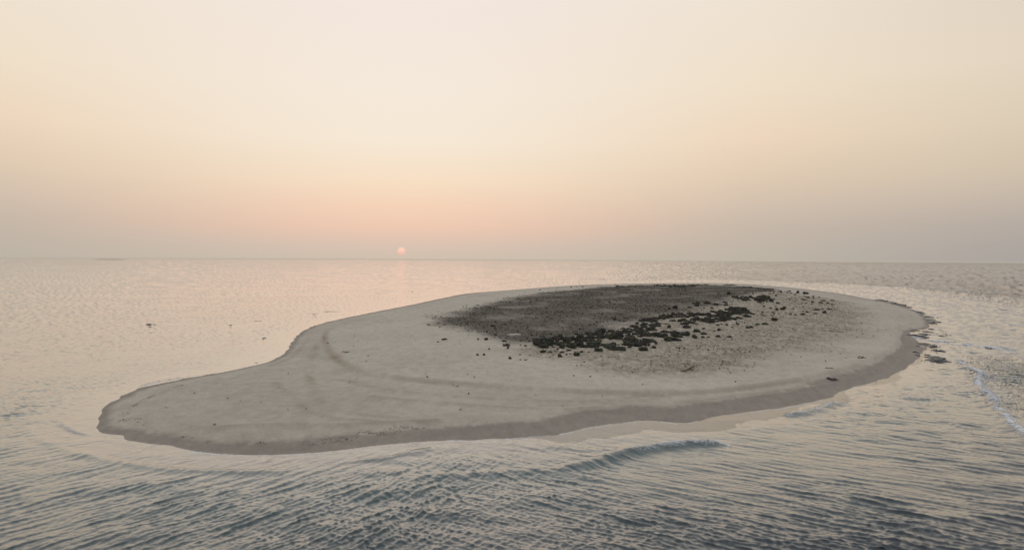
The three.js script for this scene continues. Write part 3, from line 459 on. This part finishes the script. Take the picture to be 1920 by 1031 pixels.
{ // dry tufts over the brown ground and the speckled sand
  const r = rng(31), pos = [];
  for (let i = 0; i < 9; i++) { const a = r() * 6.283, l = 0.25 + 0.5 * r(), h = 0.25 + 0.35 * r(), w = 0.06; const cx = Math.cos(a), cz = Math.sin(a); pos.push(-cz * w, 0, cx * w, cz * w, 0, -cx * w, cx * l, h, cz * l); pos.push(cz * w + cx * 0.1, 0.02, -cx * w, -cz * w + cx * 0.1, 0.02, cx * w, cx * l * 0.5, h * 1.3, cz * l * 0.5); }
  const g = new THREE.BufferGeometry(); g.setAttribute('position', new THREE.Float32BufferAttribute(pos, 3)); g.computeVertexNormals();
  const make = (name, label, n, test, material, size, box) => {
    const list = []; let tries = 0; while (list.length < n && tries++ < n * 30) { const x = box[0] + r() * (box[1] - box[0]), z = box[2] + r() * (box[3] - box[2]); if (test(x, z) > r()) list.push([x, z]); }
    const m = new THREE.InstancedMesh(g, material, list.length), q = new THREE.Object3D(); m.name = name; m.castShadow = m.receiveShadow = true;
    list.forEach(([x, z], i) => { const s = size * (0.6 + 0.9 * r() ** 2); q.position.set(x, ground(x, z) - 0.01, z); q.rotation.y = r() * 6.283; q.scale.set(s * (1 + r()), s, s * (1 + r())); q.updateMatrix(); m.setMatrixAt(i, q.matrix); });
    scene.add(tag(m, label, 'dry grass', null, 'stuff'));
  };
  const dead = mat(0.122, 0.104, 0.076, 0.95, { side: THREE.DoubleSide }), straw = mat(0.22, 0.18, 0.125, 0.95, { side: THREE.DoubleSide });
  make('dry_grass', 'dead dark brown ground cover over the middle of the island', 11000, (x, z) => soilAmount(x, z) * (plateauSD(x, z) > 2 ? 1 : 0) * clamp01(0.55 + 1.2 * fbm(x * 0.07 + 3, z * 0.045)), dead, 0.55, [-50, 250, -720, -195]);
  make('dry_grass', 'sparse dry straw tufts on the sand below the thicket', 3800, (x, z) => vegAmount(x, z) * (plateauSD(x, z) > 2 ? 1 : 0) * clamp01(0.35 + 1.3 * fbm(x * 0.15, z * 0.1)), straw, 0.4, [-15, 200, -520, -150]);
  make('dry_grass', 'few small tufts and shells strewn on the bare sand', 260, (x, z) => (upperSD(x, z) > 3 ? 1 : 0), dead, 0.35, [-75, 130, -330, -100]);
}

// ---------------------------------------------------------------- rocks
function slab(seed, squash) {
  const g = new THREE.IcosahedronGeometry(0.5, 5), p = g.attributes.position, o = seed * 13.7;
  for (let i = 0; i < p.count; i++) {
    let x = p.getX(i), y = p.getY(i), z = p.getZ(i);
    const n = 1 + 0.5 * noise(x * 3 + o, z * 3 + y * 2) + 0.22 * noise(x * 8 - o, z * 8 + y * 6);
    x *= n; z *= n; y = Math.sign(y) * Math.abs(y * 2) ** 0.75 * 0.5 * (1 + 0.6 * noise(x * 5 + o, z * 5));
    y += 0.12 * x; p.setXYZ(i, x, y * squash, z);
  }
  g.deleteAttribute('uv'); g.computeVertexNormals(); return g;
}
const rockShapes = [slab(1, 0.34), slab(2, 0.26), slab(3, 0.42), slab(4, 0.2)];
const rockLooks = [mat(0.05, 0.05, 0.048, 0.45), mat(0.07, 0.066, 0.06, 0.55), mat(0.04, 0.044, 0.046, 0.35)];
const rockRandom = rng(41);
function rock(x, z, w, label, group, depth = 1, tall = 1, look = -1) {
  const m = mesh('beach_rock', rockShapes[Math.floor(rockRandom() * 4)], rockLooks[look < 0 ? Math.floor(rockRandom() * 3) : look]);
  const y = Math.max(ground(x, z), -0.12);
  m.position.set(x, y + 0.02 * w * tall, z); m.rotation.y = (rockRandom() - 0.5) * 0.5; m.scale.set(w, w * tall, w * depth);
  return tag(m, label, 'rock', group);
}
const rockOwn = { 14: 'largest dark rock slab jutting from the sand at the right end beach', 24: 'long dark wet slab lying in the shallows at the right end', 29: 'broad half-sunken slab awash off the right end, nearest the viewer', 21: 'small dark rock farthest out in the water off the right end', 35: 'tiny dark stone at the waterline below the wet sand on the right' };
ROCKS.forEach(([x, z, w], i) => {
  const strip = i < 8, ledge = i >= 8 && i < 12;
  const rank = ['first', 'second', 'third', 'fourth', 'fifth', 'sixth', 'seventh', 'eighth'];
  const label = rockOwn[i] ?? (strip ? `dark beach rock in the right tip ledge, ${rank[i]} from its far end` : ledge ? `thin low rock along the far right shore, ${rank[i - 8]} from its far end` : `${w < 1.2 ? 'small' : w < 2 ? 'middling' : 'long'} dark wet slab off the right end, ${z < -240 ? 'in the far group' : z < -215 ? 'in the middle group' : 'in the near group'}, ${x / -z < 0.56 ? 'against the sand' : x / -z < 0.58 ? 'in the shallows' : 'farther out'}`); void (strip ? 'dark beach rock in the ledge edging the right tip' : ledge ? 'thin low ledge rock along the far right shore' : 'dark wet slab among the rocks awash at the right end');
  rock(x, z, w * 1.05, label, rockOwn[i] ? undefined : strip ? 'rocks of the right tip ledge' : ledge ? 'low ledge rocks of the far right shore' : 'slabs awash at the right end', strip || ledge ? 2.4 : 1.5, w > 2.5 ? 0.55 : 0.8);
});
{ // small broken stones between the slabs
  const r = rng(43), parts = [], kinds = [3, 4, 5, 6].map((k) => { const g = new THREE.IcosahedronGeometry(0.5, 1), p = g.attributes.position; for (let i = 0; i < p.count; i++) { const n = 0.75 + 0.5 * hash(Math.round(p.getX(i) * 50) + k, Math.round((p.getY(i) * 3 + p.getZ(i)) * 50)); p.setXYZ(i, p.getX(i) * n, p.getY(i) * n * 0.6, p.getZ(i) * n); } g.deleteAttribute('uv'); g.computeVertexNormals(); return g; });
  ROCKS.slice(0, 35).forEach(([x, z, w], k) => { for (let i = 0; i < 9; i++) { const px = x + (r() + r() - 1) * w * 1.1, pz = z + (r() + r() - 1) * w * 2.6, q = 0.15 + 0.5 * r() * r(), g = kinds[i % 4].clone(); g.rotateY(r() * 6.28); g.scale(q * (1 + r()), q, q * (1 + r())); g.translate(px, Math.max(ground(px, pz), -0.1) + q * 0.1, pz); parts.push(g); } });
  tag(mesh('broken_stones', mergeGeometries(parts), rockLooks[1]), 'broken stones strewn between the slabs of the right shore', 'stones', null, 'stuff');
}
const reefOwn = ['dark rock breaking the calm sea at far left, tallest of its pair', 'flat dark rock awash at far left beside a taller one', 'small dark rock alone in the calm sea right of the far left pair', 'tiny rock beside the small lone rock in the calm left sea', 'low dark rock at the near end of the left reef line', 'dark rock in the middle of the left reef line', 'long thin reef edge just awash in the calm left sea', 'short dark rock at the head of the upper reef edge', 'long thin upper reef edge near the island in the calm sea', 'small dark rock alone nearest the spit in the calm left sea', 'small upright dark rock standing in the far shallows behind the island', 'small stone at the waterline of the inner left beach', 'faint low rock awash between the left reef and the beach'];
REEF.forEach(([x, z, w], i) => rock(x, z, w * 1.25, reefOwn[i], undefined, w > 4 ? 0.35 : 0.9, i === 10 ? 2.6 : w > 4 ? 0.12 : i === 0 ? 1.1 : 0.6, 2));

// ---------------------------------------------------------------- driftwood
const woodDark = mat(0.075, 0.06, 0.048, 0.85), woodGrey = mat(0.16, 0.14, 0.12, 0.85);
function limb(points, r0, r1, seed, sides = 7) { // a tapering, knotty branch
  const c = new THREE.CatmullRomCurve3(points.map((p) => new THREE.Vector3(...p))), n = 14, g = new THREE.TubeGeometry(c, n, 1, sides), p = g.attributes.position, at = new THREE.Vector3();
  for (let i = 0; i <= n; i++) { c.getPointAt(i / n, at); for (let j = 0; j <= sides; j++) { const k = i * (sides + 1) + j, f = (r0 + ((r1 - r0) * i) / n) * (1 + 0.25 * noise(i * 0.8 + seed, (j % sides) * 0.9)); p.setXYZ(k, at.x + (p.getX(k) - at.x) * f, at.y + (p.getY(k) - at.y) * f, at.z + (p.getZ(k) - at.z) * f); } }
  g.deleteAttribute('uv'); g.computeVertexNormals(); return g;
}
function group(name, x, z, label, category) { const o = new THREE.Group(); o.name = numbered(name); o.position.set(x, ground(x, z), z); scene.add(o); return tag(o, label, category); }
{
  const [x, z] = MISC.log[0], t = group('driftwood_log', x + 1.8, z - 2.2, 'long bare driftwood log with its root end raised, on the speckled sand', 'log');
  const a = [-1.9, 0.08, 2.1], b = [0, 0.2, 0], c = [1.7, 0.52, -1.9];
  mesh('trunk', limb([a, [-0.9, 0.13, 1.1], b, c], 0.1, 0.19, 3, 9), woodGrey, t);
  mesh('root', limb([c, [1.9, 0.75, -2.0], [2.05, 1.05, -2.05]], 0.14, 0.05, 5), woodDark, t);
  mesh('root', limb([c, [2.0, 0.35, -1.9], [2.2, 0.04, -1.7]], 0.13, 0.05, 6), woodDark, t);
  mesh('branch', limb([[0.7, 0.28, -0.7], [1.2, 0.12, -0.2], [1.8, 0.05, 0.1]], 0.07, 0.03, 7), woodDark, t);
}
function heap(x, z, size, n, seed, label) {
  const t = group('driftwood_heap', x, z, label, 'driftwood'), r = rng(seed);
  for (let i = 0; i < n; i++) { const a = (r() - 0.5) * 1.1, l = size * (0.35 + 0.5 * r()), ox = (r() - 0.5) * size * 0.5, oz = (r() - 0.5) * size * 0.9, y = 0.06 + 0.22 * r(), cx = Math.cos(a), cz = Math.sin(a); mesh('branch', limb([[ox - cx * l * 0.5, y * 0.4, oz - cz * l * 0.5], [ox, y + 0.1, oz + 0.15 * (r() - 0.5)], [ox + cx * l * 0.5, y * 0.6, oz + cz * l * 0.5]], 0.11, 0.04, i), i % 4 ? woodDark : woodGrey, t); }
}
heap(MISC.heap[0], MISC.heap[1], 2.2, 12, 51, 'dark tangled driftwood heap on the right sand above the wet slope');
heap(MISC.heap2[0], MISC.heap2[1], 1.7, 6, 52, 'small low driftwood heap nearer the right tip of the island');
{ const [x, z] = MISC.stick[0], t = group('driftwood_branch', x, z + 1, 'single dark branch lying just behind the tangled driftwood heap', 'branch'); mesh('branch', limb([[-0.6, 0.06, -0.7], [0, 0.14, 0], [0.7, 0.05, 0.8]], 0.09, 0.04, 4), woodDark, t); mesh('twig', limb([[0.1, 0.12, 0.1], [0.5, 0.2, 0], [0.9, 0.1, 0.2]], 0.04, 0.015, 9), woodDark, t); }
{ const t = group('driftwood_branch', 106, -240, 'long thin dark branch lying on bare sand right of the shrubs', 'branch'); mesh('branch', limb([[-2.3, 0.08, -2.2], [-0.8, 0.16, -0.6], [0.7, 0.1, 0.7], [2.5, 0.06, 2]], 0.14, 0.06, 2), woodDark, t); mesh('twig', limb([[0.3, 0.12, 0.3], [1.2, 0.3, 0.2], [2.1, 0.1, 0.5]], 0.07, 0.02, 8), woodDark, t); }
MISC.bits.forEach(([x, z], i) => { const t = group('driftwood_branch', x, z, ['leftmost of three short driftwood bits lying together on the left sand', 'middle of three short driftwood bits lying together on the left sand', 'rightmost of three short driftwood bits lying together on the left sand', 'lone short driftwood bit near the head of the sand ridge'][i], 'branch'); mesh('branch', limb([[-0.35, 0.05, 0.1], [0, 0.16, 0], [0.35, 0.06, -0.12]], 0.1, 0.06, i + 20), woodDark, t); });
{ // pale bare hump of sand
  const [[x0, z0], [x1, z1]] = MISC.mound, x = (x0 + x1) / 2, z = (z0 + z1) / 2, g = new THREE.SphereGeometry(1, 40, 20, 0, Math.PI * 2, 0, Math.PI / 2), p = g.attributes.position;
  for (let i = 0; i < p.count; i++) { const u = p.getX(i), n = 1 + 0.2 * noise(u * 2.5, p.getZ(i) * 3); p.setXYZ(i, u * 2.35, (p.getY(i) * n - 0.08) * (0.34 + 0.12 * u), p.getZ(i) * 1.5 * n * (0.8 + 0.3 * u)); }
  g.deleteAttribute('uv'); g.computeVertexNormals();
  const m = mesh('sand_mound', g, mat(0.5, 0.46, 0.38, 0.95)); m.position.set(x, ground(x, z), z); m.rotation.y = 0.15; tag(m, 'pale elongated hump of bare sand at the edge of the brown ground', 'mound');
}

// ---------------------------------------------------------------- weed along the tide lines
{
  const r = rng(61), parts = [], bit = new THREE.IcosahedronGeometry(1, 0); bit.deleteAttribute('uv');
  WRACK.forEach((line, k) => {
    const c = new THREE.CatmullRomCurve3(line.map(([x, z]) => new THREE.Vector3(x, 0, z)));
    for (let i = 0; i < [520, 260, 260, 200][k]; i++) { const u = r(), q = c.getPoint(u), x = q.x + (r() + r() - 1) * 0.9 + 0.5 * noise(u * 25, k), z = q.z + (r() + r() - 1) * 0.9 + 1.2 * noise(u * 18, k + 5); if (noise(u * 14, k * 3.1) < -0.25) continue; const s = 0.025 + 0.055 * r() ** 2, g = bit.clone(); g.scale(s * (1 + 2 * r()), s * 0.4, s); g.rotateY(r() * 6.28); g.translate(x, ground(x, z) + s * 0.25, z); parts.push(g); }
  });
  scene.add(tag(mesh('seaweed_wrack', mergeGeometries(parts), mat(0.1, 0.085, 0.07, 0.9)), 'dark specks of dried weed strewn along the tide lines of the spit', 'seaweed', null, 'stuff'));
}

// ---------------------------------------------------------------- foam on the breaking waves
{
  const r = rng(71), bit = new THREE.IcosahedronGeometry(1, 0); bit.deleteAttribute('uv');
  const white = mat(0.78, 0.8, 0.8, 0.9);
  const foam = (label, makeSpots) => {
    const parts = [];
    makeSpots((x, z, size) => { const g = bit.clone(); g.scale(size * (0.8 + r()), size * 0.22, size * (0.6 + 0.7 * r())); g.rotateY(r() * 6.28); g.translate(x, waterAt(x, z) + size * 0.08, z); parts.push(g); });
    tag(mesh('surf_foam', mergeGeometries(parts), white), label, 'foam', null, 'stuff');
  };
  const curve = (line) => new THREE.CatmullRomCurve3(line.map(([x, z]) => new THREE.Vector3(x, 0, z)));
  const along = (name, u0, u1, n, spread, size, patch = 5, shift = 0) => (put) => { const c = curve(WAVES[name][0]), dirs = new THREE.Vector3(); for (let i = 0; i < n; i++) { const u = u0 + (u1 - u0) * r(), q = c.getPoint(u), t = c.getTangent(u, dirs), o = (r() + r() + r() - 1.5) * spread + shift; const x = q.x - t.z * o, z = q.z + t.x * o; if (noise(x * patch * 0.2, z * patch * 0.2) + 0.6 * noise(x * patch * 0.6, z * patch * 0.6) > -0.05) put(x, z, size * (0.4 + r() * r() * 1.2)); } };
  foam('white foam along the crest of the wave breaking in front', along('front', 0.5, 0.97, 5000, 0.9, 0.055, 5, 0.3));
  foam('white foam of the wave breaking against the beach at right', along('beach', 0.05, 1, 5000, 1.2, 0.055, 5, 0.2));
  foam('white foam of the long surf line at the right edge', (put) => { along('right', 0, 0.93, 11000, 0.9, 0.13, 3, -0.1)(put); along('right', 0.2, 0.6, 3000, 2.2, 0.08, 4, -1.5)(put); const f = polygonDistance(SURF), xs = SURF.map((p) => p[0]), zs = SURF.map((p) => p[1]), x0 = Math.min(...xs), z0 = Math.min(...zs), dx = Math.max(...xs) - x0, dz = Math.max(...zs) - z0; for (let i = 0; i < 16000; i++) { const x = x0 + dx * r(), z = z0 + dz * r(); if (f(x, z) > 0 && noise(x * 0.35, z * 0.16) + 0.7 * noise(x * 1.3, z * 0.7) > 0.28) put(x, z, 0.04 + 0.09 * r()); } });
  foam('streak of white foam on the far side of the island', along('far_a', 0.3, 1, 900, 5, 0.3, 1.5));
  foam('small white crest on the far side of the island', along('far_b', 0, 1, 300, 4, 0.3, 1.5));
  foam('broken white crests off the far right shore', along('far_d', 0.3, 0.9, 3000, 2.2, 0.24, 1.2));
  foam('white crests on the outer breakers at the far right edge', (put) => { along('far_e', 0, 1, 1200, 2.5, 0.26, 1.2)(put); along('far_f', 0, 1, 900, 1.6, 0.2, 1.5)(put); along('far_c', 0, 1, 900, 3, 0.3, 1)(put); });
  foam('white foam of the small wave at the tip of the spit', along('tip', 0.05, 0.8, 700, 0.5, 0.055, 6));
  foam('thin foam of the wave lapping the lee side of the spit', along('lee', 0, 0.6, 260, 0.6, 0.08, 6));
  foam('foam swirling round the rocks off the right end', (put) => { for (let i = 0; i < 2200; i++) { const u = r(), x = 132 + 10 * u + 5 * (r() + r() - 1), z = -252 + 44 * u + 12 * (r() + r() - 1); if (noise(x * 0.5, z * 0.25) > 0.05) put(x, z, 0.25 * (0.4 + r())); } });
  foam('lacy foam line where the water laps the front beach', (put) => { const c = curve(COAST.slice(46, 79)); for (let i = 0; i < 2600; i++) { const u = r(), q = c.getPoint(u), o = (r() - 0.5) * 0.5 + 0.6; if (noise(u * 60, 3) > -0.05) put(q.x + 0.5 * (r() - 0.5), q.z + o + 0.5 * noise(u * 70, 8), 0.035 + 0.06 * r()); } });
}

// ---------------------------------------------------------------- far low island on the horizon
{
  const g = new THREE.PlaneGeometry(1, 1, 60, 12).rotateX(-Math.PI / 2), p = g.attributes.position;
  for (let i = 0; i < p.count; i++) { const u = p.getX(i) * 2, v = p.getZ(i) * 2, e = Math.max(0, 1 - u * u) ** 0.6 * Math.max(0, 1 - v * v) ** 0.5; p.setXYZ(i, u * 230, e * (5 + 4 * fbm(u * 6, v * 2)) - 0.4, v * 60); }
  g.deleteAttribute('uv'); g.computeVertexNormals();
  const m = mesh('distant_island', g, mat(0.08, 0.085, 0.07, 0.95)); m.position.set(-6000, 0, -10900); m.rotation.y = 0.5; tag(m, 'faint low island on the hazy horizon at far left', 'island', null, 'structure');
}

renderer.render(scene, camera);
